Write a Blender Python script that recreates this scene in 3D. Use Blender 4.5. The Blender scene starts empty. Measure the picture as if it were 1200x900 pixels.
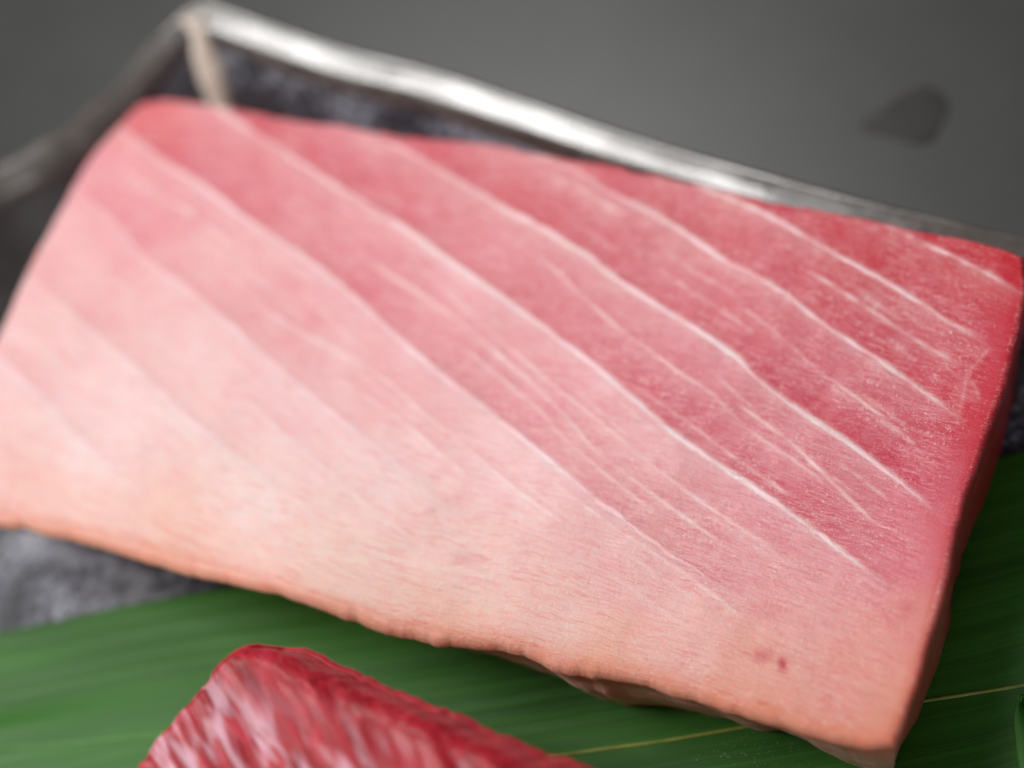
import bpy, bmesh, math
import numpy as np
from mathutils import Matrix, Vector

sc = bpy.context.scene
col = sc.collection
R = math.radians

# ---------------------------------------------------------------- camera
F_PX, PITCH, ROLL, DIST, TOP = 2400.0, R(55), R(26), 0.42, 0.030
fw = np.array([0, math.cos(PITCH), -math.sin(PITCH)])
R0 = np.array([1.0, 0, 0]); U0 = np.cross(R0, fw)
RI = math.cos(ROLL) * R0 - math.sin(ROLL) * U0
UP = math.sin(ROLL) * R0 + math.cos(ROLL) * U0
CAM = -fw * DIST + np.array([0, 0, TOP])

cam_d = bpy.data.cameras.new('camera')
cam = bpy.data.objects.new('camera', cam_d)
col.objects.link(cam)
cam.matrix_world = Matrix((( RI[0], UP[0], -fw[0], CAM[0]), (RI[1], UP[1], -fw[1], CAM[1]),
                           (RI[2], UP[2], -fw[2], CAM[2]), (0, 0, 0, 1)))
cam_d.sensor_width = 36.0
cam_d.lens = 36.0 * F_PX / 1200.0
cam_d.clip_start = 0.01
cam_d.clip_end = 50.0
cam_d.dof.use_dof = True
cam_d.dof.aperture_fstop = 4.2
cam_d.dof.aperture_blades = 9
sc.camera = cam

def at(x, y, z=0.0):
    """point of the horizontal plane at height z that the photograph shows at pixel x, y"""
    d = fw * F_PX + RI * (x - 600) + UP * (450 - y)
    return CAM + d * (z - CAM[2]) / d[2]

def to_px(X, Y, Z):
    v = np.stack([X - CAM[0], Y - CAM[1], Z - CAM[2]], -1)
    w = v @ fw
    return 600 + F_PX * (v @ RI) / w, 450 - F_PX * (v @ UP) / w

cam_d.dof.focus_distance = float((at(880, 640, TOP) - CAM) @ fw)

# ---------------------------------------------------------------- light
world = bpy.data.worlds.new('World'); sc.world = world
world.use_nodes = True
bg = world.node_tree.nodes['Background']
bg.inputs[0].default_value = (0.93, 0.96, 1.0, 1); bg.inputs[1].default_value = 0.105
sc.view_settings.view_transform = 'Standard'
sc.view_settings.look = 'None'
sc.view_settings.exposure = 0.0
sc.view_settings.gamma = 1.0

def softbox(name, az, el, dist, sx, sy, watts, color=(1, 1, 1)):
    L = bpy.data.lights.new(name, 'AREA'); L.shape = 'RECTANGLE'
    L.size = sx; L.size_y = sy; L.energy = watts; L.color = color
    o = bpy.data.objects.new(name, L); col.objects.link(o)
    a, e = R(az), R(el)
    p = Vector((math.sin(a) * math.cos(e), math.cos(a) * math.cos(e), math.sin(e))) * dist
    o.location = p
    o.rotation_euler = (-p).to_track_quat('-Z', 'Y').to_euler()
    return o
softbox('window_light', 4, 53, 1.2, 0.33, 0.36, 4.3, (1.0, 0.99, 0.97))
softbox('side_light', -62, 52, 1.7, 0.78, 0.72, 25, (1.0, 0.99, 0.97))
softbox('front_fill', -138, 36, 1.6, 0.9, 0.7, 6.0, (1.0, 0.98, 0.96))

# ---------------------------------------------------------------- helpers
def lin(c):
    c = np.asarray(c, float) / 255.0
    return np.where(c <= 0.04045, c / 12.92, ((c + 0.055) / 1.055) ** 2.4)

_tab = np.random.RandomState(7).rand(256, 256)
def vnoise(x, y):
    xi = np.floor(x).astype(int); yi = np.floor(y).astype(int)
    fx = x - xi; fy = y - yi
    fx = fx * fx * (3 - 2 * fx); fy = fy * fy * (3 - 2 * fy)
    a = _tab[xi % 256, yi % 256]; b = _tab[(xi + 1) % 256, yi % 256]
    c = _tab[xi % 256, (yi + 1) % 256]; d = _tab[(xi + 1) % 256, (yi + 1) % 256]
    return (a + (b - a) * fx) * (1 - fy) + (c + (d - c) * fx) * fy
def fbm(x, y, n=4):
    s = 0; w = 1; t = 0
    for k in range(n):
        s = s + w * vnoise(x * 2 ** k + 17.3 * k, y * 2 ** k + 5.1 * k); t += w; w *= 0.5
    return s / t
def sstep(a, b, x):
    t = np.clip((x - a) / (b - a), 0, 1)
    return t * t * (3 - 2 * t)

def mesh(name, verts, faces, mat, parent=None, color=None, uv=None, smooth=True, up=False):
    me = bpy.data.meshes.new(name)
    verts = np.asarray(verts, float)
    if up:
        a, b, c = (verts[faces[0][i]] for i in range(3))
        if np.cross(b - a, c - a)[2] < 0:
            faces = [f[::-1] for f in faces] if isinstance(faces, list) else faces[:, ::-1]
    me.from_pydata(verts.tolist(), [], faces if isinstance(faces, list) else faces.tolist())
    if smooth: me.polygons.foreach_set('use_smooth', [True] * len(me.polygons))
    if color is not None:
        a = me.color_attributes.new('tint', 'FLOAT_COLOR', 'POINT')
        c = np.ones((len(verts), 4)); c[:, :color.shape[1]] = color
        a.data.foreach_set('color', c.ravel())
    if uv is not None:
        a = me.attributes.new('grain', 'FLOAT_VECTOR', 'POINT')
        c = np.zeros((len(verts), 3)); c[:, :uv.shape[1]] = uv
        a.data.foreach_set('vector', c.ravel())
    me.materials.append(mat)
    me.update()
    o = bpy.data.objects.new(name, me); col.objects.link(o)
    if parent is not None: o.parent = parent
    return o

def grid_faces(nu, nv, off=0, close=False):
    """faces of a grid stored row by row: nv rows of nu vertices"""
    i = np.arange(nv - 1)[:, None]
    j = np.arange(nu if close else nu - 1)[None, :]
    j2 = (j + 1) % nu
    a = i * nu + j; b = i * nu + j2; c = (i + 1) * nu + j2; d = (i + 1) * nu + j
    return (np.stack([a, b, c, d], -1).reshape(-1, 4) + off)

def curve(pts, n=None, step=None):
    """smooth curve (Catmull-Rom) through points, evenly resampled"""
    P = np.asarray(pts, float)
    Q = np.vstack([2 * P[0] - P[1], P, 2 * P[-1] - P[-2]])
    out = []
    for i in range(len(P) - 1):
        t = np.linspace(0, 1, 24, endpoint=False)[:, None]
        p0, p1, p2, p3 = Q[i:i + 4]
        out.append(0.5 * (2 * p1 + (p2 - p0) * t + (2 * p0 - 5 * p1 + 4 * p2 - p3) * t ** 2 + (3 * p1 - p0 - 3 * p2 + p3) * t ** 3))
    C = np.vstack(out + [P[-1:]])
    s = np.r_[0, np.cumsum(np.linalg.norm(np.diff(C, axis=0), axis=1))]
    if n is None: n = max(3, int(s[-1] / step))
    q = np.linspace(0, s[-1], n)
    return np.stack([np.interp(q, s, C[:, k]) for k in range(C.shape[1])], -1)

def empty(name, loc):
    o = bpy.data.objects.new(name, None); col.objects.link(o); o.location = loc
    o.empty_display_size = 0.01
    return o
def tag(o, label, cat=None, kind=None, group=None):
    if label: o['label'] = label
    if cat: o['category'] = cat
    if kind: o['kind'] = kind
    if group: o['group'] = group

class NT:
    def __init__(self, name):
        self.m = bpy.data.materials.new(name); self.m.use_nodes = True
        self.t = self.m.node_tree; self.b = self.t.nodes['Principled BSDF']
    def n(self, typ, **kw):
        nd = self.t.nodes.new(typ)
        for k, v in kw.items():
            if k.startswith('_'): setattr(nd, k[1:], v)
            else: nd.inputs[k.replace('__', ' ')].default_value = v
        return nd
    def l(self, a, b): self.t.links.new(a, b)
    def math(self, op, a, b=None, clamp=False):
        nd = self.t.nodes.new('ShaderNodeMath'); nd.operation = op; nd.use_clamp = clamp
        for i, v in enumerate((a, b)):
            if v is None: continue
            if isinstance(v, (int, float)): nd.inputs[i].default_value = v
            else: self.l(v, nd.inputs[i])
        return nd.outputs[0]
    def ramp(self, fac, stops):
        nd = self.t.nodes.new('ShaderNodeValToRGB'); e = nd.color_ramp.elements
        while len(e) < len(stops): e.new(0.5)
        for k, (p, c) in enumerate(stops):
            e[k].position = p; e[k].color = (*(c if hasattr(c, '__len__') else (c, c, c)), 1)
        self.l(fac, nd.inputs[0]); return nd.outputs[0]
    def mix(self, fac, a, b, mode='MIX'):
        nd = self.t.nodes.new('ShaderNodeMix'); nd.data_type = 'RGBA'; nd.blend_type = mode; nd.clamp_factor = True
        for idx, v in ((0, fac), (6, a), (7, b)):
            if isinstance(v, (int, float)): nd.inputs[idx].default_value = v
            elif isinstance(v, tuple): nd.inputs[idx].default_value = (*v, 1)
            else: self.l(v, nd.inputs[idx])
        return nd.outputs[2]
    def noise(self, vec, scale, detail=4, rough=0.55, dist=0.0):
        nd = self.n('ShaderNodeTexNoise', Scale=scale, Detail=detail, Roughness=rough, Distortion=dist)
        self.l(vec, nd.inputs['Vector']); return nd.outputs[0]
    def coords(self):
        return self.n('ShaderNodeTexCoord').outputs['Object']
    def attr(self, name):
        return self.n('ShaderNodeAttribute', _attribute_name=name)
    def scaled(self, vec, s, rot=(0, 0, 0)):
        nd = self.n('ShaderNodeMapping'); nd.inputs['Scale'].default_value = s
        nd.inputs['Rotation'].default_value = rot
        self.l(vec, nd.inputs['Vector']); return nd.outputs[0]
    def bump(self, h, dist, strength=1.0, prev=None):
        nd = self.n('ShaderNodeBump', Strength=strength, Distance=dist)
        self.l(h, nd.inputs['Height'])
        if prev is not None: self.l(prev, nd.inputs['Normal'])
        return nd.outputs[0]

# ---------------------------------------------------------------- materials
def flesh_material(name, sss):
    N = NT(name); b = N.b
    at_ = N.attr('tint'); tint = at_.outputs['Color']; amt = at_.outputs['Alpha']   # alpha: how strongly the cut grain shows
    g = N.attr('grain').outputs['Vector']         # x along the muscle fibres, y across them, in millimetres
    o = N.coords()
    wob = N.noise(N.scaled(g, (0.05, 0.05, 0.05)), 1.0, 3)
    wv = N.n('ShaderNodeCombineXYZ'); N.l(N.math('MULTIPLY', wob, 4.5), wv.inputs[1]); N.l(N.math('MULTIPLY', wob, 3.0), wv.inputs[0])
    ga = N.n('ShaderNodeVectorMath', _operation='ADD'); N.l(g, ga.inputs[0]); N.l(wv.outputs[0], ga.inputs[1]); g2 = ga.outputs[0]
    fib = N.noise(N.scaled(g2, (0.16, 2.3, 1)), 1.0, 4, 0.60, 0.10)
    fib2 = N.noise(N.scaled(N.scaled(g2, (1, 1, 1), (0, 0, 0.22)), (0.28, 4.6, 1)), 1.0, 3, 0.6, 0.15)
    cloud = N.noise(N.scaled(g, (0.16, 0.22, 1)), 1.0, 5, 0.6, 0.6)
    blot = N.noise(N.scaled(g2, (0.40, 0.60, 1)), 1.0, 5, 0.65, 1.0)
    specks = N.noise(N.scaled(g, (1.9, 3.2, 1)), 1.0, 3, 0.6, 1.6)
    patch = N.ramp(N.noise(N.scaled(g, (0.10, 0.14, 1)), 1.0, 3), [(0.38, 0.50), (0.58, 1.0)])
    def F(x, m=None):
        x = N.math('MULTIPLY', x, amt)
        return N.math('MULTIPLY', x, patch) if m else x
    mul = lambda c, k: N.mix(1.0, c, k, 'MULTIPLY')
    c = N.mix(F(N.ramp(cloud, [(0.42, 0.0), (0.62, 0.32)])), tint, mul(tint, (0.95, 0.78, 0.80)))
    c = N.mix(F(N.ramp(cloud, [(0.33, 0.12), (0.50, 0.0)])), c, N.mix(0.5, c, (0.84, 0.62, 0.59)))
    c = N.mix(F(N.ramp(blot, [(0.52, 0.0), (0.68, 0.30)])), c, N.mix(0.35, c, (0.95, 0.68, 0.66)))
    c = N.mix(F(N.ramp(blot, [(0.32, 0.40), (0.48, 0.0)])), c, mul(c, (0.93, 0.66, 0.69)))
    c = N.mix(F(N.ramp(fib, [(0.50, 0.0), (0.62, 0.42)]), 1), c, N.mix(0.45, c, (0.96, 0.62, 0.60)))
    c = N.mix(F(N.ramp(fib, [(0.37, 0.80), (0.50, 0.0)]), 1), c, mul(c, (0.93, 0.66, 0.68)))
    c = N.mix(F(N.ramp(fib2, [(0.55, 0.0), (0.64, 0.48)]), 1), c, N.mix(0.65, c, (0.98, 0.72, 0.70)))
    c = N.mix(F(N.ramp(specks, [(0.60, 0.0), (0.655, 0.95)]), 1), c, (0.96, 0.82, 0.78))  # small wet glints, painted in as white flecks
    N.l(c, b.inputs['Base Color'])
    b.inputs['Subsurface Weight'].default_value = sss
    b.inputs['Subsurface Radius'].default_value = (1.0, 0.24, 0.16)
    b.inputs['Subsurface Scale'].default_value = 0.0010
    b.inputs['IOR'].default_value = 1.34
    b.inputs['Coat Weight'].default_value = 0.18
    b.inputs['Coat Roughness'].default_value = 0.11
    b.inputs['Coat IOR'].default_value = 1.33
    N.l(N.math('ADD', N.math('MULTIPLY', cloud, 0.25), 0.30), b.inputs['Roughness'])
    h = N.bump(fib, 0.00005)
    h = N.bump(fib2, 0.00005, prev=h)
    h = N.bump(specks, 0.00022, prev=h)
    h = N.bump(N.noise(o, 1500, 3), 0.00022, prev=h)
    N.l(h, b.inputs['Normal'])
    return N.m

def red_material():
    N = NT('lean_red_flesh'); b = N.b
    g = N.attr('grain').outputs['Vector']
    f = N.noise(N.scaled(g, (0.10, 0.30, 1)), 1.0, 4, 0.6, 0.5)
    f2 = N.noise(N.scaled(g, (0.3, 1.6, 1)), 1.0, 3, 0.6, 0.4)
    c = N.ramp(f, [(0.32, (0.26, 0.002, 0.008)), (0.5, (0.38, 0.004, 0.016)), (0.68, (0.52, 0.016, 0.040))])
    c = N.mix(N.ramp(f2, [(0.5, 0.0), (0.7, 0.14)]), c, (0.75, 0.30, 0.32))
    f3 = N.noise(N.scaled(g, (0.085, 0.36, 1)), 1.0, 1.5, 0.5, 0.5)
    c = N.mix(N.math('MULTIPLY', N.ramp(f3, [(0.47, 0.0), (0.66, 0.80)]), N.attr('tint').outputs['Fac']), c, (0.74, 0.47, 0.56))  # wet highlights painted into the colour as pale streaks along the grain
    N.l(c, b.inputs['Base Color'])
    b.inputs['Subsurface Weight'].default_value = 1.0
    b.inputs['Subsurface Radius'].default_value = (1.0, 0.12, 0.10)
    b.inputs['Subsurface Scale'].default_value = 0.002
    b.inputs['Roughness'].default_value = 0.42
    b.inputs['IOR'].default_value = 1.3
    b.inputs['Coat Weight'].default_value = 0.15
    b.inputs['Coat Roughness'].default_value = 0.22
    h = N.bump(f2, 0.00010)
    N.l(N.bump(f, 0.0003, prev=h), b.inputs['Normal'])
    return N.m

def leaf_material(name='bamboo_leaf_green', dark=1.0):
    N = NT(name); b = N.b
    g = N.attr('grain').outputs['Vector']          # x along the leaf, y across, millimetres
    vein = N.noise(N.scaled(g, (0.002, 1.1, 1)), 1.0, 3, 0.65)
    fine = N.noise(N.scaled(g, (0.01, 5.0, 1)), 1.0, 3, 0.6)
    big = N.noise(N.scaled(g, (0.012, 0.10, 1)), 1.0, 4, 0.6)
    speck = N.noise(N.scaled(g, (1.2, 1.6, 1)), 1.0, 2, 0.5)
    c = N.ramp(big, [(0.3, (0.014, 0.080, 0.003)), (0.7, (0.030, 0.150, 0.008))])
    c = N.mix(N.ramp(vein, [(0.47, 0.0), (0.60, 0.60)]), c, (0.045, 0.170, 0.018))
    c = N.mix(N.ramp(fine, [(0.35, 0.25), (0.55, 0.0)]), c, (0.010, 0.040, 0.005))
    N.l(c, b.inputs['Base Color'])
    N.l(N.math('ADD', N.math('MULTIPLY', big, 0.2), 0.36), b.inputs['Roughness'])
    b.inputs['IOR'].default_value = 1.38
    h = N.bump(vein, 0.00010); h = N.bump(fine, 0.00006, prev=h); h = N.bump(speck, 0.00003, prev=h)
    N.l(h, b.inputs['Normal'])
    return N.m

def vein_material(name='pale_leaf_vein', cc=((0.16, 0.22, 0.03), (0.30, 0.34, 0.06))):
    N = NT(name); b = N.b
    n = N.noise(N.coords(), 300, 3)
    N.l(N.ramp(n, [(0.3, cc[0]), (0.7, cc[1])]), b.inputs['Base Color'])
    b.inputs['Roughness'].default_value = 0.5
    return N.m

def plate_material():
    N = NT('dark_mottled_glaze'); b = N.b
    o = N.coords()
    n1 = N.noise(o, 45, 6, 0.65, 0.4)
    n2 = N.noise(o, 420, 4, 0.7)
    n3 = N.noise(o, 16, 3, 0.5)
    a = N.math('ADD', N.math('MULTIPLY', n1, 0.62), N.math('MULTIPLY', n2, 0.38))
    c = N.ramp(a, [(0.42, (0.014, 0.013, 0.018)), (0.49, (0.060, 0.062, 0.084)), (0.56, (0.30, 0.31, 0.36))])
    c = N.mix(N.ramp(n3, [(0.42, 0.60), (0.56, 0.0)]), c, (0.026, 0.021, 0.020))
    # rim shadow on one inner side of the dish, painted in as a brown-black patch
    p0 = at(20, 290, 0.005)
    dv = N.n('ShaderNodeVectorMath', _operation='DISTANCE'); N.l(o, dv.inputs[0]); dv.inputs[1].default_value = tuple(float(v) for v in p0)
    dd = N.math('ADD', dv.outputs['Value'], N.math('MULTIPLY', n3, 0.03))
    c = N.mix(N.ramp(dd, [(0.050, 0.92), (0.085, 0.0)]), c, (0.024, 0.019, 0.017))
    N.l(c, b.inputs['Base Color'])
    N.l(N.ramp(n2, [(0.3, 0.34), (0.7, 0.55)]), b.inputs['Roughness'])
    h = N.bump(n2, 0.0003); N.l(N.bump(n1, 0.0008, prev=h), b.inputs['Normal'])
    return N.m

def rim_material():
    N = NT('brown_grey_rim_glaze'); b = N.b
    o = N.coords()
    n1 = N.noise(o, 120, 4, 0.6)
    N.l(N.ramp(n1, [(0.35, (0.060, 0.050, 0.046)), (0.65, (0.115, 0.098, 0.090))]), b.inputs['Base Color'])
    N.l(N.ramp(N.noise(o, 70, 3), [(0.4, 0.14), (0.6, 0.34)]), b.inputs['Roughness'])
    b.inputs['IOR'].default_value = 1.6
    b.inputs['Coat Weight'].default_value = 1.0
    b.inputs['Coat IOR'].default_value = 1.45
    b.inputs['Coat Roughness'].default_value = 0.10
    N.l(N.bump(n1, 0.0001), b.inputs['Normal'])
    return N.m

def bare_clay_material():
    N = NT('bare_beige_clay'); b = N.b
    n = N.noise(N.coords(), 260, 4, 0.65)
    N.l(N.ramp(n, [(0.3, (0.60, 0.48, 0.40)), (0.7, (0.80, 0.70, 0.60))]), b.inputs['Base Color'])
    b.inputs['Roughness'].default_value = 0.6
    return N.m

def table_material():
    N = NT('grey_table_top'); b = N.b
    n = N.noise(N.coords(), 60, 5, 0.6)
    N.l(N.ramp(n, [(0.35, (0.032, 0.032, 0.030)), (0.65, (0.038, 0.038, 0.036))]), b.inputs['Base Color'])
    b.inputs['Roughness'].default_value = 0.36
    return N.m

def stain_material():
    N = NT('dark_stain'); b = N.b
    n = N.noise(N.coords(), 90, 4, 0.6)
    N.l(N.ramp(n, [(0.35, (0.020, 0.018, 0.017)), (0.65, (0.030, 0.028, 0.026))]), b.inputs['Base Color'])
    b.inputs['Roughness'].default_value = 0.7
    return N.m

# ---------------------------------------------------------------- table
TABLE_Z = -0.012
t = 3.0
tb = mesh('table', [(-t, -t, TABLE_Z), (t, -t, TABLE_Z), (t, t, TABLE_Z), (-t, t, TABLE_Z)], [(0, 1, 2, 3)], table_material(), smooth=False)
tag(tb, 'smooth dark grey table top behind and under the plate', None, 'structure')

# dark mark on the table: a thin flat chip with a wedge outline
op = np.array([at(x, y, TABLE_Z)[:2] for x, y in
      [(1005, 147), (1030, 132), (1055, 112), (1080, 100), (1100, 106), (1112, 122), (1104, 145), (1093, 166), (1072, 170), (1045, 160), (1018, 156)]])
oc = op
cen = oc.mean(0)
V = []
for s, z in ((1.0, 0.0002), (0.98, 0.0004), (0.93, 0.0005)):
    V += [(cen[0] + (p[0] - cen[0]) * s, cen[1] + (p[1] - cen[1]) * s, TABLE_Z + z) for p in oc]
n = len(oc)
F = grid_faces(n, 3, close=True).tolist() + [list(range(2 * n, 3 * n))]
st = mesh('dark_chip', V, F, stain_material())
tag(st, 'small dark wedge shaped flat bit on the grey table at upper right', 'chip')

# ---------------------------------------------------------------- plate
right_px = [(228, 18, .031), (300, 44, .0285), (400, 78, .0265), (500, 103, .025), (600, 136, .024), (700, 170, .0235), (800, 201, .023),
            (900, 229, .023), (1000, 256, .023), (1100, 280, .023), (1200, 303, .023), (1400, 353, .022), (1700, 427, .022), (2050, 512, .026), (2300, 572, .031)]
left_px = [(228, 18, .031), (190, 57, .0285), (150, 106, .0265), (100, 152, .025), (45, 190, .0242), (-20, 226, .0235), (-100, 284, .023),
           (-220, 372, .023), (-380, 490, .023), (-540, 610, .026), (-680, 720, .031)]
rp = np.array([at(*q) for q in right_px]); lp = np.array([at(*q) for q in left_px])
c0, c1, c3 = rp[0], rp[-1], lp[-1]
c2 = c1 + c3 - c0; c2[2] = 0.031
def opposite(side, a, b):                 # the far side of the plate repeats the near one, moved to the other corners
    s = np.linspace(0, 1, len(side))[:, None]
    base = side[0] + (side[-1] - side[0]) * s
    return a + (b - a) * s + (side - base)
side_c = opposite(lp, c1, c2); side_d = opposite(rp, c3, c2)
segs = [curve(rp, n=140), curve(side_c, n=110), curve(side_d, n=140)[::-1], curve(lp, n=110)[::-1]]
rim = np.vstack([s[:-1] for s in segs])
corner_idx = np.cumsum([0] + [len(s) - 1 for s in segs])[:4]
# soften each corner a little
for ci in corner_idx:
    idx = (np.arange(-5, 6) + ci) % len(rim)
    for _ in range(3):
        rim[idx] = 0.25 * rim[(idx - 1) % len(rim)] + 0.5 * rim[idx] + 0.25 * rim[(idx + 1) % len(rim)]
nr = len(rim)
seglen = np.cumsum([0] + [len(s) - 1 for s in segs])
# inward normal of each side, mitred at the corners
nrm = np.zeros((nr, 2))
d = np.roll(rim, -1, 0)[:, :2] - np.roll(rim, 1, 0)[:, :2]
d /= np.linalg.norm(d, axis=1)[:, None]
nrm = np.stack([d[:, 1], -d[:, 0]], -1)
if (nrm[10] @ (rim.mean(0)[:2] - rim[10, :2])) < 0: nrm = -nrm
# inset by moving towards a shrunken outline so the corners stay mitred
def inset(dist):
    a = np.array([c0, c1, c2, c3])[:, :2]
    out = np.zeros((nr, 2))
    cen = a.mean(0)
    edge_n = []
    for k in range(4):
        e = a[(k + 1) % 4] - a[k]; e /= np.linalg.norm(e); nn = np.array([e[1], -e[0]])
        if nn @ (cen - a[k]) < 0: nn = -nn
        edge_n.append(nn)
    newc = []
    for k in range(4):
        n1, n2 = edge_n[k - 1], edge_n[k]
        M = np.array([n1, n2]); newc.append(np.linalg.solve(M, np.array([dist, dist])))
    for k in range(4):
        i0, i1 = seglen[k], seglen[k + 1]
        w = np.linspace(0, 1, i1 - i0, endpoint=False)
        e = a[(k + 1) % 4] - a[k]; L = np.linalg.norm(e); e /= L
        ta = newc[k] @ e; tb_ = newc[(k + 1) % 4] @ e
        tang = (1 - w) * ta + w * tb_
        out[i0:i1] = rim[i0:i1, :2] + edge_n[k] * dist + e * tang[:, None]
    return out
def ring(dist, z, noise=0.0):
    xy = inset(dist)
    if noise:
        q = (fbm(xy[:, 0] * 60, xy[:, 1] * 60) - 0.5) * noise
        z = z + q
    return np.column_stack([xy, z])
H = rim[:, 2]
prof_out = [ring(0.024, np.full(nr, TABLE_Z + 0.0005)), ring(0.022, np.full(nr, TABLE_Z + 0.002)), ring(0.004, H * 0.35 - 0.004), ring(-0.0044, H - 0.0055),
            ring(-0.0060, H - 0.0022, .0003), ring(-0.0055, H - 0.0002, .0003)]
prof_lip = [ring(-0.0055, H - 0.0002, .0003), ring(-0.0047, H + 0.0010, .0003), ring(-0.0038, H + 0.0013, .0003), ring(-0.0024, H + 0.0008, .0003),
            ring(-0.0009, H + 0.0001, .0003), ring(0.0006, H - 0.0006, .0003), ring(0.0017, H - 0.0012, .0003), ring(0.0034, H - 0.0032), ring(0.0038, H - 0.0048)]
FL = 0.0
prof_in = [ring(0.0038, H - 0.0048)]
for k in range(1, 15):
    s = k / 14
    prof_in.append(ring(0.0038 + 0.026 * s, FL + (H - 0.0048 - FL) * (1 - s) ** 1.6 + 0.0, 0.0006))
for dd in (0.04, 0.055, 0.07, 0.09):
    prof_in.append(ring(dd, np.full(nr, FL), 0.0005))
plate = empty('ceramic_plate', (float(rim[:, 0].mean()), float(rim[:, 1].mean()), TABLE_Z))
tag(plate, 'dark mottled ceramic plate with raised rim, under the tuna block and leaf', 'plate')
def world_child(o, par):
    o.parent = par; o.matrix_parent_inverse = Matrix.Translation(-Vector(par.location))
    return o
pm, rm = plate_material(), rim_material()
def lofted(name, rings, mat, cap=None):
    V = np.vstack(rings); F = grid_faces(nr, len(rings), close=True).tolist()
    if cap == 'last': F.append(list(range((len(rings) - 1) * nr, len(rings) * nr)))
    if cap == 'first': F.append(list(range(nr)))
    return world_child(mesh(name, V, F, mat), plate)
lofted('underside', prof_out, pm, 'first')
lofted('rim', prof_lip, rm)
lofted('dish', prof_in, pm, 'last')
# pale bare ridge that runs down the inside of the corner
path = []
for k, (dd, zz) in enumerate([(-0.0010, 1.0)] + [(0.0038 + 0.026 * s, None) for s in np.linspace(0, 1, 12)]):
    xy = inset(dd)[0]
    s = (dd - 0.0038) / 0.026
    z = H[0] + 0.0004 if zz else FL + (H[0] - 0.0048 - FL) * (1 - s) ** 1.6
    path.append((xy[0], xy[1], z))
path = curve(path, n=50)
V = []; hw = 0.0036
tang = np.gradient(path, axis=0); tang /= np.linalg.norm(tang, axis=1)[:, None]
for i, p in enumerate(path):
    s = np.cross(tang[i], [0, 0, 1]); s /= np.linalg.norm(s)
    u = np.cross(s, tang[i])
    w = hw * (0.85 + 0.4 * float(vnoise(np.array(i * .2), np.array(3.0))))
    for a in np.linspace(-1, 1, 9):
        V.append(p + s * a * w + u * (0.0016 * (1 - a * a) - 0.0002))
world_child(mesh('corner_ridge', V, grid_faces(9, 50), bare_clay_material()), plate)

# ---------------------------------------------------------------- bamboo leaf
lm, vm = leaf_material(), vein_material()
LEAF_Z = 0.0022
up_edge = [(-420, 850), (-200, 785), (0, 741), (60, 729), (150, 709), (250, 692), (350, 679), (520, 655), (700, 625), (900, 590), (1050, 562), (1150, 541), (1200, 527), (1320, 500), (1500, 470)]
lo_edge = [(-420, 1130), (-200, 1120), (0, 1110), (60, 1107), (150, 1102), (250, 1097), (350, 1090), (520, 1080), (700, 1066), (900, 1052), (1050, 1042), (1150, 1032), (1200, 1026), (1320, 1010), (1500, 980)]
ue = curve([at(x, y, LEAF_Z)[:2] for x, y in up_edge], n=420)
le = curve([at(x, y, LEAF_Z)[:2] for x, y in lo_edge], n=420)
NB = 150
bb = np.linspace(0, 1, NB)[:, None, None]
G = ue[None] * (1 - bb) + le[None] * bb
alen = np.linspace(0, np.linalg.norm(ue[-1] - ue[0]) * 1000, 420)[None, :] * np.ones((NB, 1))
wid = np.linalg.norm(ue - le, axis=1)[None, :] * 1000
acr = bb[:, :, 0] * wid
def leaf_z(a, c):
    z = LEAF_Z + 0.0009 * (fbm(a / 45, c / 25, 3) - 0.5) + 0.00016 * (fbm(a / 200, c / 1.6, 2) - .5) \
        + 0.0016 * np.exp(-((c - 23 - 2 * np.sin(a / 70)) / 4.0) ** 2) * sstep(150, 60, a)
    return z
Z = leaf_z(alen, acr)
V = np.column_stack([G.reshape(-1, 2), Z.ravel()])
leaf = empty('bamboo_leaf', tuple(float(v) for v in V.mean(0)))
tag(leaf, 'broad dark green bamboo leaf lying on the plate under both pieces of tuna', 'leaf')
o = world_child(mesh('blade', V, grid_faces(420, NB), lm, uv=np.column_stack([alen.ravel(), acr.ravel()]), up=True), leaf)
sol = o.modifiers.new('thickness', 'SOLIDIFY'); sol.thickness = 0.0004; sol.offset = -1
gvm = vein_material('pale_green_vein', ((0.05, 0.17, 0.02), (0.09, 0.24, 0.04)))
def leaf_vein(pts, w, h=0.00022, mat=None):
    P = curve([at(x, y, LEAF_Z)[:2] for x, y in pts], n=160)
    # height from the nearest blade vertex
    gi = G[:, :, :].reshape(-1, 2)
    V = []
    T = np.gradient(P, axis=0); T /= np.linalg.norm(T, axis=1)[:, None]; Nn = np.stack([-T[:, 1], T[:, 0]], -1)
    for i, p in enumerate(P):
        j = np.argmin(((gi - p) ** 2).sum(1)); z = Z.ravel()[j]
        for a in (-1, -.5, 0, .5, 1):
            q = p + Nn[i] * a * w
            V.append((q[0], q[1], z + h * (1 - a * a) + 0.0001))
    return world_child(mesh('vein', V, grid_faces(5, 160), mat or vm, up=True), leaf)
leaf_vein([(600, 894), (690, 880), (780, 868), (880, 851), (980, 838), (1080, 822), (1200, 803), (1300, 785)], 0.00035)
leaf_vein([(-60, 884), (0, 879), (100, 870), (200, 860), (330, 846)], 0.0004, mat=gvm)

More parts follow.
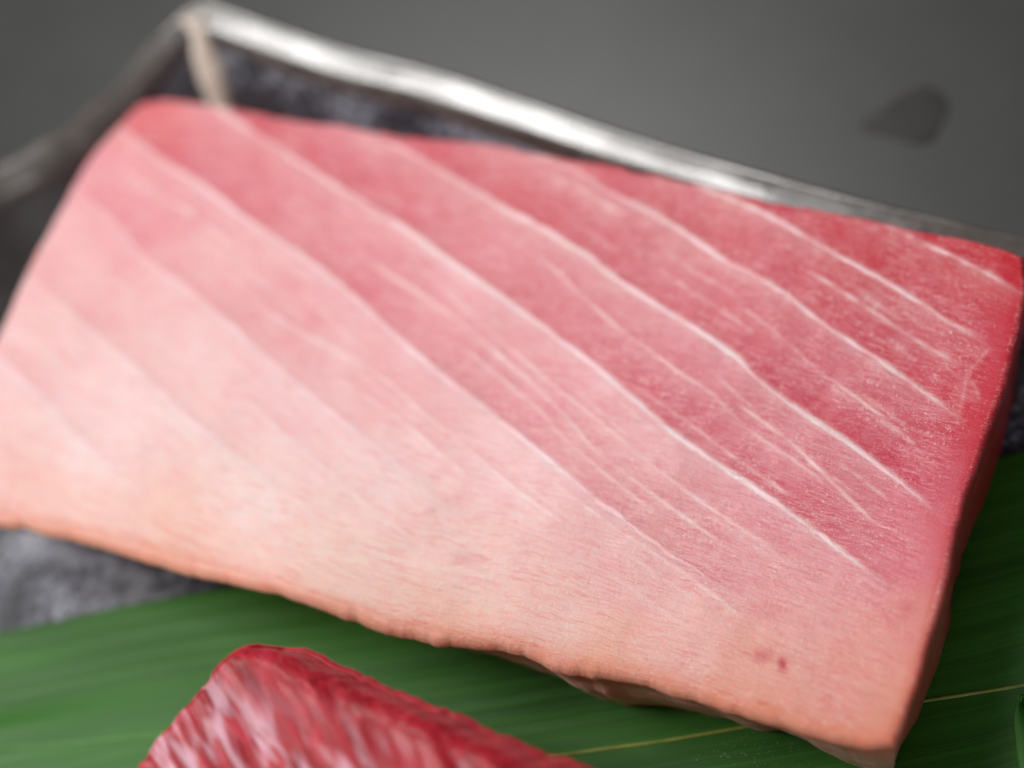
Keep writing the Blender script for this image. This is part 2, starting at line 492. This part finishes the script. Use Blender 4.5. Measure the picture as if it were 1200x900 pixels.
# second leaf, just entering at the lower right corner
ue2 = curve([at(x, y, 0.006)[:2] for x, y in [(1196, 815), (1188, 835), (1189, 865), (1194, 900), (1215, 980), (1250, 1080)]], n=80)
le2 = curve([at(x, y, 0.004)[:2] for x, y in [(1197, 814), (1230, 840), (1265, 880), (1300, 930), (1340, 1000), (1390, 1080)]], n=80)
bb2 = np.linspace(0, 1, 30)[:, None, None]
G2 = ue2[None] * (1 - bb2) + le2[None] * bb2
b2 = bb2[:, :, 0] * np.ones((1, 80))
Z2 = 0.0058 - 0.0022 * b2 + 0.0006 * np.sin(b2 * 9)
V2 = np.column_stack([G2.reshape(-1, 2), Z2.ravel()])
a2 = np.linspace(0, 60, 80)[None, :] * np.ones((30, 1))
o2 = mesh('bamboo_leaf', V2, grid_faces(80, 30), leaf_material('fresh_leaf_green'), uv=np.column_stack([a2.ravel(), b2.ravel() * 25]), up=True)
tag(o2, 'sliver of a brighter green leaf at the lower right corner of the picture', 'leaf')
sol = o2.modifiers.new('thickness', 'SOLIDIFY'); sol.thickness = 0.0005; sol.offset = -1

# ---------------------------------------------------------------- tuna block
E_top = [(166, 124), (200, 122), (260, 131), (330, 143), (420, 155), (520, 170), (600, 179), (700, 197), (800, 217), (900, 241), (1000, 259), (1100, 279), (1160, 292), (1192, 304)]
E_right = [(1192, 304), (1193, 340), (1186, 380), (1173, 430), (1158, 480), (1140, 530), (1123, 580), (1108, 640), (1093, 700), (1078, 755), (1062, 810), (1042, 862)]
E_bot = [(-72, 578), (-30, 592), (40, 606), (120, 624), (200, 648), (280, 668), (350, 688), (400, 704), (450, 721), (500, 733), (550, 741), (600, 747), (630, 756), (655, 768), (700, 775), (760, 787), (830, 808), (900, 829), (960, 847), (1010, 860), (1042, 862)]
E_left = [(166, 124), (144, 146), (112, 182), (86, 226), (60, 274), (30, 335), (2, 396), (-28, 465), (-55, 530), (-72, 578)]
BZ = TOP
# fascia lines of the cut, traced along the top face
LINES = [
 [(1064, 276), (1100, 293), (1140, 312), (1170, 328), (1192, 341)],
 [(872, 240), (900, 252), (940, 275), (990, 304), (1040, 330), (1080, 355), (1105, 372), (1128, 384), (1146, 394)],
 [(650, 190), (680, 202), (715, 227), (760, 248), (795, 268), (850, 306), (870, 314), (905, 335), (925, 348), (955, 372), (1000, 402), (1020, 414), (1065, 445), (1100, 470), (1124, 492)],
 [(452, 166), (480, 180), (515, 200), (560, 225), (600, 250), (640, 270), (665, 287), (690, 300), (720, 325), (760, 350), (800, 375), (860, 415), (885, 441), (930, 475), (990, 515), (1040, 551), (1080, 585), (1098, 602)],
 [(320, 170), (365, 200), (410, 228), (450, 253), (490, 280), (540, 315), (600, 356), (640, 385), (690, 422), (730, 456), (780, 500), (800, 515), (850, 549), (880, 568), (940, 610), (1000, 655), (1050, 690)],
 [(158, 163), (187, 187), (233, 215), (283, 253), (350, 298), (397, 333), (460, 390), (517, 440), (547, 460), (587, 493), (660, 553), (720, 602), (800, 658), (850, 690)],
 [(105, 235), (135, 262), (167, 300), (233, 350), (287, 397), (357, 458), (400, 492), (460, 540), (530, 600)],
 [(38, 326), (83, 367), (160, 433), (217, 487), (273, 530), (330, 575)],
 [(0, 421), (50, 467), (100, 520), (143, 560)],
]
LINE_A = [0.75, 0.9, 1.05, 1.25, 1.35, 1.15, 0.6, 0.45, 0.4]
LINE_W = [0.9, 1.1, 1.2, 1.25, 1.2, 1.25, 1.3, 1.4, 1.4]
THIN = [
 [(405, 280), (440, 312), (480, 336), (527, 368), (587, 417), (660, 483), (693, 523), (757, 573), (830, 625), (900, 672)],
 [(500, 325), (560, 373), (640, 443), (690, 483), (750, 533), (797, 570), (860, 612), (930, 655)],
 [(540, 405), (593, 447), (633, 480), (660, 512), (715, 560), (780, 610)],
 [(600, 280), (647, 313), (717, 377), (767, 413), (797, 437), (833, 460), (883, 507), (933, 540), (987, 583)],
 [(275, 325), (333, 377), (383, 405), (440, 437), (483, 473), (533, 513), (573, 547), (613, 580), (690, 635)],
 [(390, 440), (467, 490), (517, 533), (560, 567)],
 [(857, 350), (910, 390), (960, 433), (1007, 467), (1053, 503), (1085, 535)],
 [(940, 315), (980, 337), (1060, 388), (1133, 432)],
 [(860, 470), (920, 512), (970, 560), (1040, 625)],
 [(640, 560), (720, 618), (800, 670), (880, 730)],
 [(740, 450), (800, 490), (860, 535), (940, 590)],
 [(300, 480), (370, 540), (440, 600)],
 [(1165, 402), (1146, 424), (1134, 440), (1128, 470), (1121, 505)],
 [(1134, 440), (1143, 452), (1149, 470)],
]
_rs = np.random.RandomState(5)
for _k in range(70):
    _l = curve(LINES[_rs.randint(1, 8)], n=60); _i = _rs.randint(0, 50); _n = _rs.randint(6, 16)
    _o = _rs.uniform(8, 62)
    _p = _l[_i:_i + _n][::3]
    if len(_p) > 2: THIN.append([(float(a - _o * .62 + _rs.uniform(-1.5, 1.5)), float(b + _o * .78 + _rs.uniform(-1.5, 1.5))) for a, b in _p])
CTRL = [(180,130,222,118,122),(300,150,214,112,120),(250,220,226,142,150),(130,230,232,158,164),(80,300,240,184,184),(30,420,240,193,191),(100,500,243,208,205),(30,570,238,188,178),
(400,200,214,116,126),(500,180,208,98,108),(600,200,209,100,110),(700,250,205,94,105),(850,260,205,90,100),(1000,280,200,74,85),(1150,300,198,66,78),(1100,400,203,86,100),
(900,350,207,98,110),(700,330,215,124,134),(550,330,227,148,156),(450,300,222,133,143),(350,330,230,162,166),(250,330,238,184,184),(200,450,243,204,201),(350,470,240,194,194),
(500,450,232,168,171),(650,450,227,150,158),(800,450,214,122,135),(950,450,210,110,124),(1080,480,204,90,105),(1050,560,210,105,120),(900,570,219,136,147),(750,550,229,166,169),
(600,550,238,188,188),(450,550,240,200,197),(300,560,243,207,202),(200,620,240,194,180),(400,660,240,200,188),(550,650,240,198,190),(700,650,235,182,179),(850,650,228,163,166),
(1000,630,220,135,146),(1060,650,220,130,138),(950,720,230,168,165),(800,740,236,184,176),(650,720,239,192,182),(1000,780,228,158,148),(900,780,232,170,156),(1040,830,226,156,138),(700,768,236,180,162),
(1150,470,204,82,90),(1110,620,216,112,120),(1080,740,224,148,142),(-40,500,240,195,190),(520,735,238,188,172),(300,680,241,198,188),(100,622,241,198,188),(1190,300,196,60,70),(880,825,230,166,148)]
CX = np.array([c[:2] for c in CTRL], float); CC = lin(np.array([c[2:] for c in CTRL], float))

def poly_dist(px, py, poly):
    """signed distance in reference pixels (plus: lower-left side) and position along the polyline"""
    P = curve(poly, n=len(poly) * 3)
    best = np.full(px.shape, 1e9); sgn = np.zeros(px.shape); pos = np.zeros(px.shape)
    for i in range(len(P) - 1):
        a, b = P[i], P[i + 1]; e = b - a; L2 = e @ e
        tt = np.clip(((px - a[0]) * e[0] + (py - a[1]) * e[1]) / L2, 0, 1)
        dx = px - (a[0] + tt * e[0]); dy = py - (a[1] + tt * e[1])
        dd = dx * dx + dy * dy
        m = dd < best
        best = np.where(m, dd, best)
        sgn = np.where(m, np.sign(e[0] * dy - e[1] * dx), sgn)
        pos = np.where(m, (i + tt) / (len(P) - 1), pos)
    return np.sqrt(best) * sgn, pos

GAIN = np.array([1.05, 1.27, 1.28])
def flesh_colour(X, Y):
    px, py = to_px(X, Y, np.full_like(X, BZ))
    base = np.zeros(X.shape + (3,)); ws = np.zeros(X.shape)
    jx = px + 30 * (fbm(px / 60, py / 60, 3) - .5); jy = py + 30 * (fbm(px / 60 + 40, py / 60, 3) - .5)
    for (cx, cy), c in zip(CX, CC):
        w = 1.0 / (((jx - cx) ** 2 + (jy - cy) ** 2) / 3600.0 + 0.5) ** 2.2
        base += w[..., None] * c; ws += w
    base /= ws[..., None]
    pale_c = lin((247, 218, 214)); red_c = lin((194, 58, 76))
    pale = np.zeros(X.shape); red = np.zeros(X.shape)
    for k, L in enumerate(LINES):
        v0 = np.array(L[0], float) - np.array(L[1], float); v0 *= 90 / np.linalg.norm(v0)
        v1 = np.array(L[-1], float) - np.array(L[-2], float); v1 *= (20 if k < 5 else 110) / np.linalg.norm(v1)
        dd, pos = poly_dist(px, py, [tuple(np.array(L[0]) + v0)] + L + [tuple(np.array(L[-1]) + v1)])
        win = sstep(1.0, 0.86 if k < 5 else 0.62 if k == 5 else 0.45, pos) * LINE_A[k] * (0.7 + 0.5 * fbm(pos * 7 + k, pos * 0 + 2 * k, 2))
        fade = 0.15 + 1.5 * np.clip(fbm(pos * 22 + 3 * k, pos * 0 + k, 3) - .3, 0, .6)
        pale += np.where(dd > 0, np.exp(-dd / 30.0) * 0.25, np.exp(dd / 2.5) * 0.25) * win
        pale += np.exp(-(dd / 3.2) ** 2) * (0.85 if k < 5 else 0.55) * win * fade
        red += np.where(dd < -2, np.exp((dd + 2) / 46.0) * 0.44, 0) * win
    for k, L in enumerate(THIN):
        dd, pos = poly_dist(px, py, L)
        win = sstep(0.0, 0.12, pos) * sstep(1.0, 0.85, pos)
        fade = 0.2 + 1.1 * vnoise(pos * 14 + 5 * k, pos * 0 + 9 * k)
        w = 1.6 + 1.4 * vnoise(pos * 20 + k, pos * 0 + 2.5)
        pale += np.exp(-(dd / w) ** 2) * (0.15 if k in (12, 13) else 0.50 if k < 12 else 0.26) * win * fade
        g_ = 1.0 if k < 14 else 0.4
        pale += np.where(dd > 0, np.exp(-dd / 12.0), 0) * 0.10 * win * g_
        red += np.where(dd < -1, np.exp((dd + 1) / 7.0), 0) * 0.20 * win * fade * g_
    # narrow warm rim along the front edge, redder at the cut end
    db, _ = poly_dist(px, py, E_bot); dr, _ = poly_dist(px, py, E_right)
    wob = 3 + 9 * fbm(px / 40, py / 40, 3)
    eb_ = (np.exp(-np.abs(db) / wob) * .6)[..., None]; er_ = (np.exp(-np.abs(dr) / (wob * .6)) * .55)[..., None]
    base = base * (1 - eb_) + lin((220, 134, 102)) * eb_
    upper = sstep(820, 560, py)[..., None]
    base = base * (1 - er_) + (lin((198, 66, 74)) * upper + lin((214, 118, 92)) * (1 - upper)) * er_
    # small blood spots
    for (sx, sy, sw, sh, amt) in ((917, 778, 5, 9, .9), (893, 768, 14, 10, .45), (545, 655, 16, 8, .30), (505, 598, 8, 6, .25), (1062, 712, 12, 9, .35), (900, 715, 25, 8, .2)):
        rr = ((px - sx + 6 * (vnoise(px / 6, py / 6) - .5)) / sw) ** 2 + ((py - sy) / sh) ** 2
        red += amt * np.exp(-rr)
    pale = np.clip(pale, 0, 0.85)[..., None]; red = np.clip(red, 0, 0.9)[..., None]
    c = base * (1 - red) + np.minimum(base, red_c) * red
    c = c * (1 - pale) + pale_c * pale
    return np.clip(c * GAIN - np.array([0, .060, .055]), .01, .97)

def fibre_coords(X, Y):
    px, py = to_px(X, Y, np.full_like(X, BZ))
    ang = R(12) + R(14) * sstep(500, 800, py) * sstep(1000, 500, px) + R(6) * np.sin(px / 170)
    ang = R(19)
    u = (px * math.cos(ang) + py * math.sin(ang)) * 0.175
    v = (-px * math.sin(ang) + py * math.cos(ang)) * 0.175 + 1.6 * np.sin(px / 140.0 + py / 300)
    return np.stack([u, v], -1)

def top_z(X, Y):
    n = fbm(X * 30 + 9, Y * 30 + 4, 3) - 0.5
    m = fbm(X * 190, Y * 190, 3) - 0.5
    return BZ + 0.0018 * n + 0.00022 * m

# the four edges of the top face
NU, NV = 640, 340
W_ = lambda L, n: curve([at(x, y, BZ)[:2] for x, y in L], n=n)
et, er, eb, el = W_(E_top, NU), W_(E_right, NV), W_(E_bot, NU), W_(E_left, NV)
def rough(e, amp, sc_, seed):
    s = np.linspace(0, 1, len(e)) * sc_
    nx = fbm(s + seed, s * 0 + seed, 4) - .5; ny = fbm(s + seed + 50, s * 0 + seed, 4) - .5
    w = np.sin(np.linspace(0, math.pi, len(e))) ** .3
    return e + np.stack([nx, ny], -1) * amp * w[:, None]
et = rough(et, .0016, 40, 1); er = rough(er, .0012, 16, 2); eb = rough(eb, .0018, 36, 3); el = rough(el, .0008, 12, 4)
S = np.linspace(0, 1, NU)[None, :, None]; Tt = np.linspace(0, 1, NV)[:, None, None]
XY = (1 - Tt) * et[None] + Tt * eb[None] + (1 - S) * el[:, None] + S * er[:, None] \
   - ((1 - S) * (1 - Tt) * et[0] + S * (1 - Tt) * et[-1] + (1 - S) * Tt * eb[0] + S * Tt * eb[-1])
Zt = top_z(XY[..., 0], XY[..., 1])
# perimeter of the grid, clockwise in the picture
grid_id = np.arange(NU * NV).reshape(NV, NU)
per = np.r_[grid_id[0, :-1], grid_id[:-1, -1], grid_id[-1, ::-1][:-1], grid_id[::-1, 0][:-1]]
PX = XY.reshape(-1, 2)[per]; PZ = Zt.ravel()[per]; npz = len(per)
tg = np.roll(PX, -9, 0) - np.roll(PX, 9, 0)
tg /= np.linalg.norm(tg, axis=1)[:, None]
for _ in range(30): tg = (np.roll(tg, 1, 0) + tg + np.roll(tg, -1, 0)) / 3
tg /= np.linalg.norm(tg, axis=1)[:, None]
on = np.stack([-tg[:, 1], tg[:, 0]], -1)
if (on[100] @ (PX[100] - PX.mean(0))) < 0: on = -on
arc = np.r_[0, np.cumsum(np.linalg.norm(np.diff(PX, axis=0), axis=1))]
frontness = np.zeros(npz)                   # 1 along the front edge
i0 = (NU - 1) + (NV - 1); frontness[i0:i0 + NU - 1] = 1
for _ in range(400): frontness = (np.roll(frontness, 1) + frontness + np.roll(frontness, -1)) / 3
fx = np.zeros(npz); fx[i0:i0 + NU - 1] = np.linspace(1, 0, NU - 1)   # 1 at the right end of the front
fx[:i0] = 1.0
under = frontness * np.interp(fx, [0.0, 0.42, 0.55, 0.62, 0.78, 0.91, 1.0], [.0165, .0165, .0120, .0082, .0066, .0080, .0125]) + (1 - frontness) * 0.0028
_ls = i0 + NU - 1
under[_ls:] = 0.011
_kk = np.ones(121) / 121
under = np.convolve(np.r_[under[-60:], under, under[:60]], _kk, 'valid')
bulge = frontness * 0.0022 * sstep(.40, .55, fx) * (fbm(arc * 70, arc * 0 + 3, 3) - 0.35) * 2
rad = 0.0016 + 0.0008 * frontness + 0.0005 * (fbm(arc * 60, arc * 0, 3) - .5)
rings = []; cols = []
K = 44
for k in range(1, K):
    s = k / (K - 1)
    if k <= 12:
        a = (k / 12) * math.pi / 2
        off = rad * math.sin(a); z = PZ - rad * (1 - math.cos(a))
    else:
        q = (k - 12) / (K - 1 - 12)
        off = rad - under * q ** 0.9 + bulge * sstep(.1, .6, np.array(q)) + 0.0011 * (fbm(arc * 150 + q * 2, arc * 0 + q * 7, 3) - .5) * min(1, q * 4)
        z = (PZ - rad) * (1 - q) + (LEAF_Z - 0.0006) * q
    rings.append(np.column_stack([PX + on * off[:, None] if hasattr(off, '__len__') else PX + on * off, z]))
body = np.vstack([np.column_stack([XY.reshape(-1, 2), Zt.ravel()])] + rings)
F = grid_faces(NU, NV).tolist()
prev = per
for k in range(K - 1):
    cur = NU * NV + k * npz + np.arange(npz)
    a, b = prev, np.roll(prev, -1); c, d = np.roll(cur, -1), cur
    F += np.stack([a, d, c, b], -1).tolist()
    prev = cur
F.append(prev[::-1].tolist())
topc = flesh_colour(XY[..., 0], XY[..., 1]).reshape(-1, 3)
pc = topc[per]
allc = [topc]
# sides: along the front the pale fat turns peach, with a greyer skin-side strip below; the end stays red
rightness = (np.arange(npz) < i0 + 200).astype(float)
peach = lin((234, 160, 128)); low = lin((246, 196, 176))
for k in range(1, K):
    s = k / (K - 1)
    m = frontness[:, None]
    e = sstep(0.0, 0.22, s)
    cfront = pc * (1 - .75 * e) + peach * .75 * e
    lowf = sstep(0.36, 0.50, s + 0.12 * (fbm(arc * 90, arc * 0 + 7, 3) - .5))
    cfront = cfront * (1 - lowf[:, None]) + low * lowf[:, None]
    rowc = m * cfront + (1 - m) * (pc * (1 - e * rightness[:, None]) + pc * np.array([1.0, .52, .48]) * e * rightness[:, None])
    allc.append(rowc)
allc = np.vstack(allc)
alpha = np.ones((len(allc), 1))
_px, _py = to_px(body[:NU * NV, 0], body[:NU * NV, 1], np.full(NU * NV, BZ))
alpha[:NU * NV, 0] = 1 - 0.75 * np.exp(-(np.abs(poly_dist(_px, _py, E_right)[0]) / 34) ** 2)
alpha[NU * NV:] = 0.25; alpha[NU * NV:NU * NV + 10 * npz] = np.repeat(np.linspace(.95, .25, 10), npz)[:, None]
allc = np.hstack([allc, alpha])
gr = fibre_coords(body[:, 0], body[:, 1]); gr = np.column_stack([gr, body[:, 2] * 1000])
gr[NU * NV:, 1] += (BZ - body[NU * NV:, 2]) * 1000
tuna = empty('tuna_block', (float(PX[:, 0].mean()), float(PX[:, 1].mean()), LEAF_Z))
tag(tuna, 'large pale pink slab of fatty tuna with white fat lines, deeper red at upper right', 'tuna')
fm = flesh_material('fatty_tuna_flesh', 1.0)
world_child(mesh('flesh', body, F, fm, color=allc, uv=gr, up=True), tuna)

# white lines of connective tissue, standing slightly proud of the cut face
fatm = flesh_material('white_fat_line', 0.0)
white = np.array([1.0, .80, .84])
for k, L in enumerate(LINES):
    P = curve([at(x, y, BZ)[:2] for x, y in L], step=0.00035)
    n = len(P); s = np.arange(n) * 0.00035
    T_ = np.gradient(P, axis=0); T_ /= np.linalg.norm(T_, axis=1)[:, None]; N_ = np.stack([T_[:, 1], -T_[:, 0]], -1)
    wig = (fbm(s * 260, s * 0 + k, 3) - .5) * 0.0009
    P = P + N_ * wig[:, None]
    taper = np.clip(np.minimum(s, (s[-1] - s) * .35) / 0.008, 0, 1) ** .8
    bead = 0.15 + 2.2 * np.clip(fbm(s * 150, s * 0 + 3 * k + 1, 4) - .32, 0, 1)
    w = 0.00055 * LINE_W[k] * bead * taper + 0.00004
    strength = (0.12 + 2.2 * np.clip(fbm(s * 110 + 7, s * 0 + 5 * k, 4) - .36, 0, .6)) * taper * (0.45 + 0.55 * LINE_A[k])
    m = 9; V = []; C = []
    for a in np.linspace(-1, 1, m):
        Q = P + N_ * (a * w)[:, None]
        z = top_z(Q[:, 0], Q[:, 1]) + 0.00003 + (1 - a * a) * 0.00005 * (0.4 + bead) * taper - (0.00005 if abs(a) == 1 else 0)
        V.append(np.column_stack([Q, z]))
        f = flesh_colour(Q[:, 0], Q[:, 1])
        q = (np.clip(1.0 - (a * a if a > 0 else a * a * 0.9), 0, 1) ** 1.2 * np.clip(strength, 0, .85))[:, None]
        C.append(f * (1 - q) + white * q)
    V = np.stack(V, 1).reshape(-1, 3); C = np.clip(np.stack(C, 1).reshape(-1, 3) * np.array([1.10, 0.95, 0.97]), 0, 1); C = np.column_stack([C, np.full(len(C), .75)])
    world_child(mesh('fat_line', V, grid_faces(m, n)[:, ::-1], fatm, color=C, up=True, uv=np.column_stack([fibre_coords(V[:, 0], V[:, 1]), V[:, 2] * 1000])), tuna)

# ---------------------------------------------------------------- lean red piece in front
RZ = 0.058
R_far = [(318, 748), (345, 752), (390, 772), (440, 795), (500, 820), (560, 844), (620, 868), (690, 896), (800, 936), (950, 990)]
R_left = [(318, 748), (285, 757), (264, 778), (235, 815), (205, 852), (170, 896), (120, 962), (60, 1040), (20, 1100)]
R_near = [(20, 1100), (140, 1150), (300, 1200), (500, 1260), (660, 1310)]
R_right = [(950, 990), (900, 1080), (820, 1180), (740, 1260), (660, 1310)]
NU2, NV2 = 300, 200
rw = lambda L, n: curve([at(x, y, RZ)[:2] for x, y in L], n=n)
a_, l_, n_, r_ = rw(R_far, NU2), rw(R_left, NV2), rw(R_near, NU2), rw(R_right, NV2)
a_ = rough(a_, .0016, 30, 11); l_ = rough(l_, .0016, 24, 12)
S = np.linspace(0, 1, NU2)[None, :, None]; Tt = np.linspace(0, 1, NV2)[:, None, None]
XY2 = (1 - Tt) * a_[None] + Tt * n_[None] + (1 - S) * l_[:, None] + S * r_[:, None] \
   - ((1 - S) * (1 - Tt) * a_[0] + S * (1 - Tt) * a_[-1] + (1 - S) * Tt * n_[0] + S * Tt * n_[-1])
def red_grain(X, Y):
    px, py = to_px(X, Y, np.full_like(X, RZ)); ang = R(60)
    return (px * math.cos(ang) + py * math.sin(ang)) * .17, (-px * math.sin(ang) + py * math.cos(ang)) * .17
gu, gv = red_grain(XY2[..., 0], XY2[..., 1])
gv2 = gv + 1.6 * (fbm(gu / 14, gv / 10, 3) - .5)
ridge = fbm(gu / 15, gv2 / 2.9, 1) - .5
edge_d = np.minimum(np.linspace(0, 1, NV2)[:, None] * 60, 99) * np.ones((1, NU2))   # mm-ish from far edge
Zr = RZ + 0.0011 * ridge * (0.30 + 0.65 * sstep(2, 10, edge_d)) - 0.0060 * np.clip(1 - edge_d / 9, 0, 1) ** 2 + 0.0012 * (fbm(XY2[..., 0] * 60, XY2[..., 1] * 60, 2) - .5)
gid = np.arange(NU2 * NV2).reshape(NV2, NU2)
per2 = np.r_[gid[0, :-1], gid[:-1, -1], gid[-1, ::-1][:-1], gid[::-1, 0][:-1]]
P2 = XY2.reshape(-1, 2)[per2]; Pz2 = Zr.ravel()[per2]; n2 = len(per2)
tg = np.roll(P2, -5, 0) - np.roll(P2, 5, 0); tg /= np.linalg.norm(tg, axis=1)[:, None]
for _ in range(20): tg = (np.roll(tg, 1, 0) + tg + np.roll(tg, -1, 0)) / 3
tg /= np.linalg.norm(tg, axis=1)[:, None]
on2 = np.stack([-tg[:, 1], tg[:, 0]], -1)
if (on2[100] @ (P2[100] - P2.mean(0))) < 0: on2 = -on2
rings = []
for k in range(1, 26):
    if k <= 9:
        a = k / 9 * math.pi / 2; off = 0.0014 * math.sin(a); z = Pz2 - 0.0014 * (1 - math.cos(a))
    else:
        q = (k - 9) / 16; off = 0.0014 - 0.001 * q; z = (Pz2 - 0.0014) * (1 - q) + 0.0018 * q
    rings.append(np.column_stack([P2 + on2 * off, z]))
body2 = np.vstack([np.column_stack([XY2.reshape(-1, 2), Zr.ravel()])] + rings)
F = grid_faces(NU2, NV2).tolist(); prev = per2
for k in range(25):
    cur = NU2 * NV2 + k * n2 + np.arange(n2)
    a, b = prev, np.roll(prev, -1); c, d = np.roll(cur, -1), cur
    F += np.stack([a, d, c, b], -1).tolist(); prev = cur
F.append(prev[::-1].tolist())
gu, gv = red_grain(body2[:, 0], body2[:, 1])
msk = np.zeros(len(body2)); msk[:NU2 * NV2] = np.clip(sstep(8, 19, edge_d + 6 * (fbm(gu[:NU2 * NV2].reshape(NV2, NU2) / 7, gv[:NU2 * NV2].reshape(NV2, NU2) / 4, 2) - .5)) + 0.0, 0, 1).ravel()
for _k in range(25): msk[NU2 * NV2 + _k * n2:NU2 * NV2 + (_k + 1) * n2] = msk[per2] * (1 - _k / 25)
red = mesh('tuna_piece', body2, F, red_material(), color=np.repeat(msk[:, None], 3, 1), uv=np.column_stack([gu, gv, body2[:, 2] * 1000]), up=True)
tag(red, 'dark red lean tuna piece with wet highlights painted as pale streaks, in front of the large pink slab', 'tuna')

# tiny dry specks on the leaf
_r = np.random.RandomState(3)
V = []; F = []
for k in range(110):
    if k < 80: x, y = 885 + _r.randn() * 30, 884 + _r.randn() * 12
    else: x, y = _r.uniform(40, 240), _r.uniform(830, 895)
    p = at(x, y, LEAF_Z)
    if 960 < x < 1060 and y < 885: continue
    rr = _r.uniform(.00005, .00013) * (1.0 if k < 80 else 1.3); j = int(np.argmin(((G.reshape(-1, 2) - p[:2]) ** 2).sum(1))); z = Z.ravel()[j] + rr * .7
    b0 = len(V)
    for q in ((1, 0, 0), (0, 1, 0), (-1, 0, 0), (0, -1, 0), (0, 0, 1), (0, 0, -1)):
        V.append((p[0] + q[0] * rr * _r.uniform(.7, 1.4), p[1] + q[1] * rr * _r.uniform(.7, 1.4), z + q[2] * rr * .7))
    for a in range(4): F += [(b0 + a, b0 + (a + 1) % 4, b0 + 4), (b0 + (a + 1) % 4, b0 + a, b0 + 5)]
N = NT('pale_speck'); N.b.inputs['Base Color'].default_value = (0.36, 0.38, 0.28, 1); N.b.inputs['Roughness'].default_value = 0.6
sp = mesh('specks', V, F, N.m, smooth=False)
tag(sp, 'tiny pale specks scattered on the green leaf near the bottom edge', None, 'stuff')
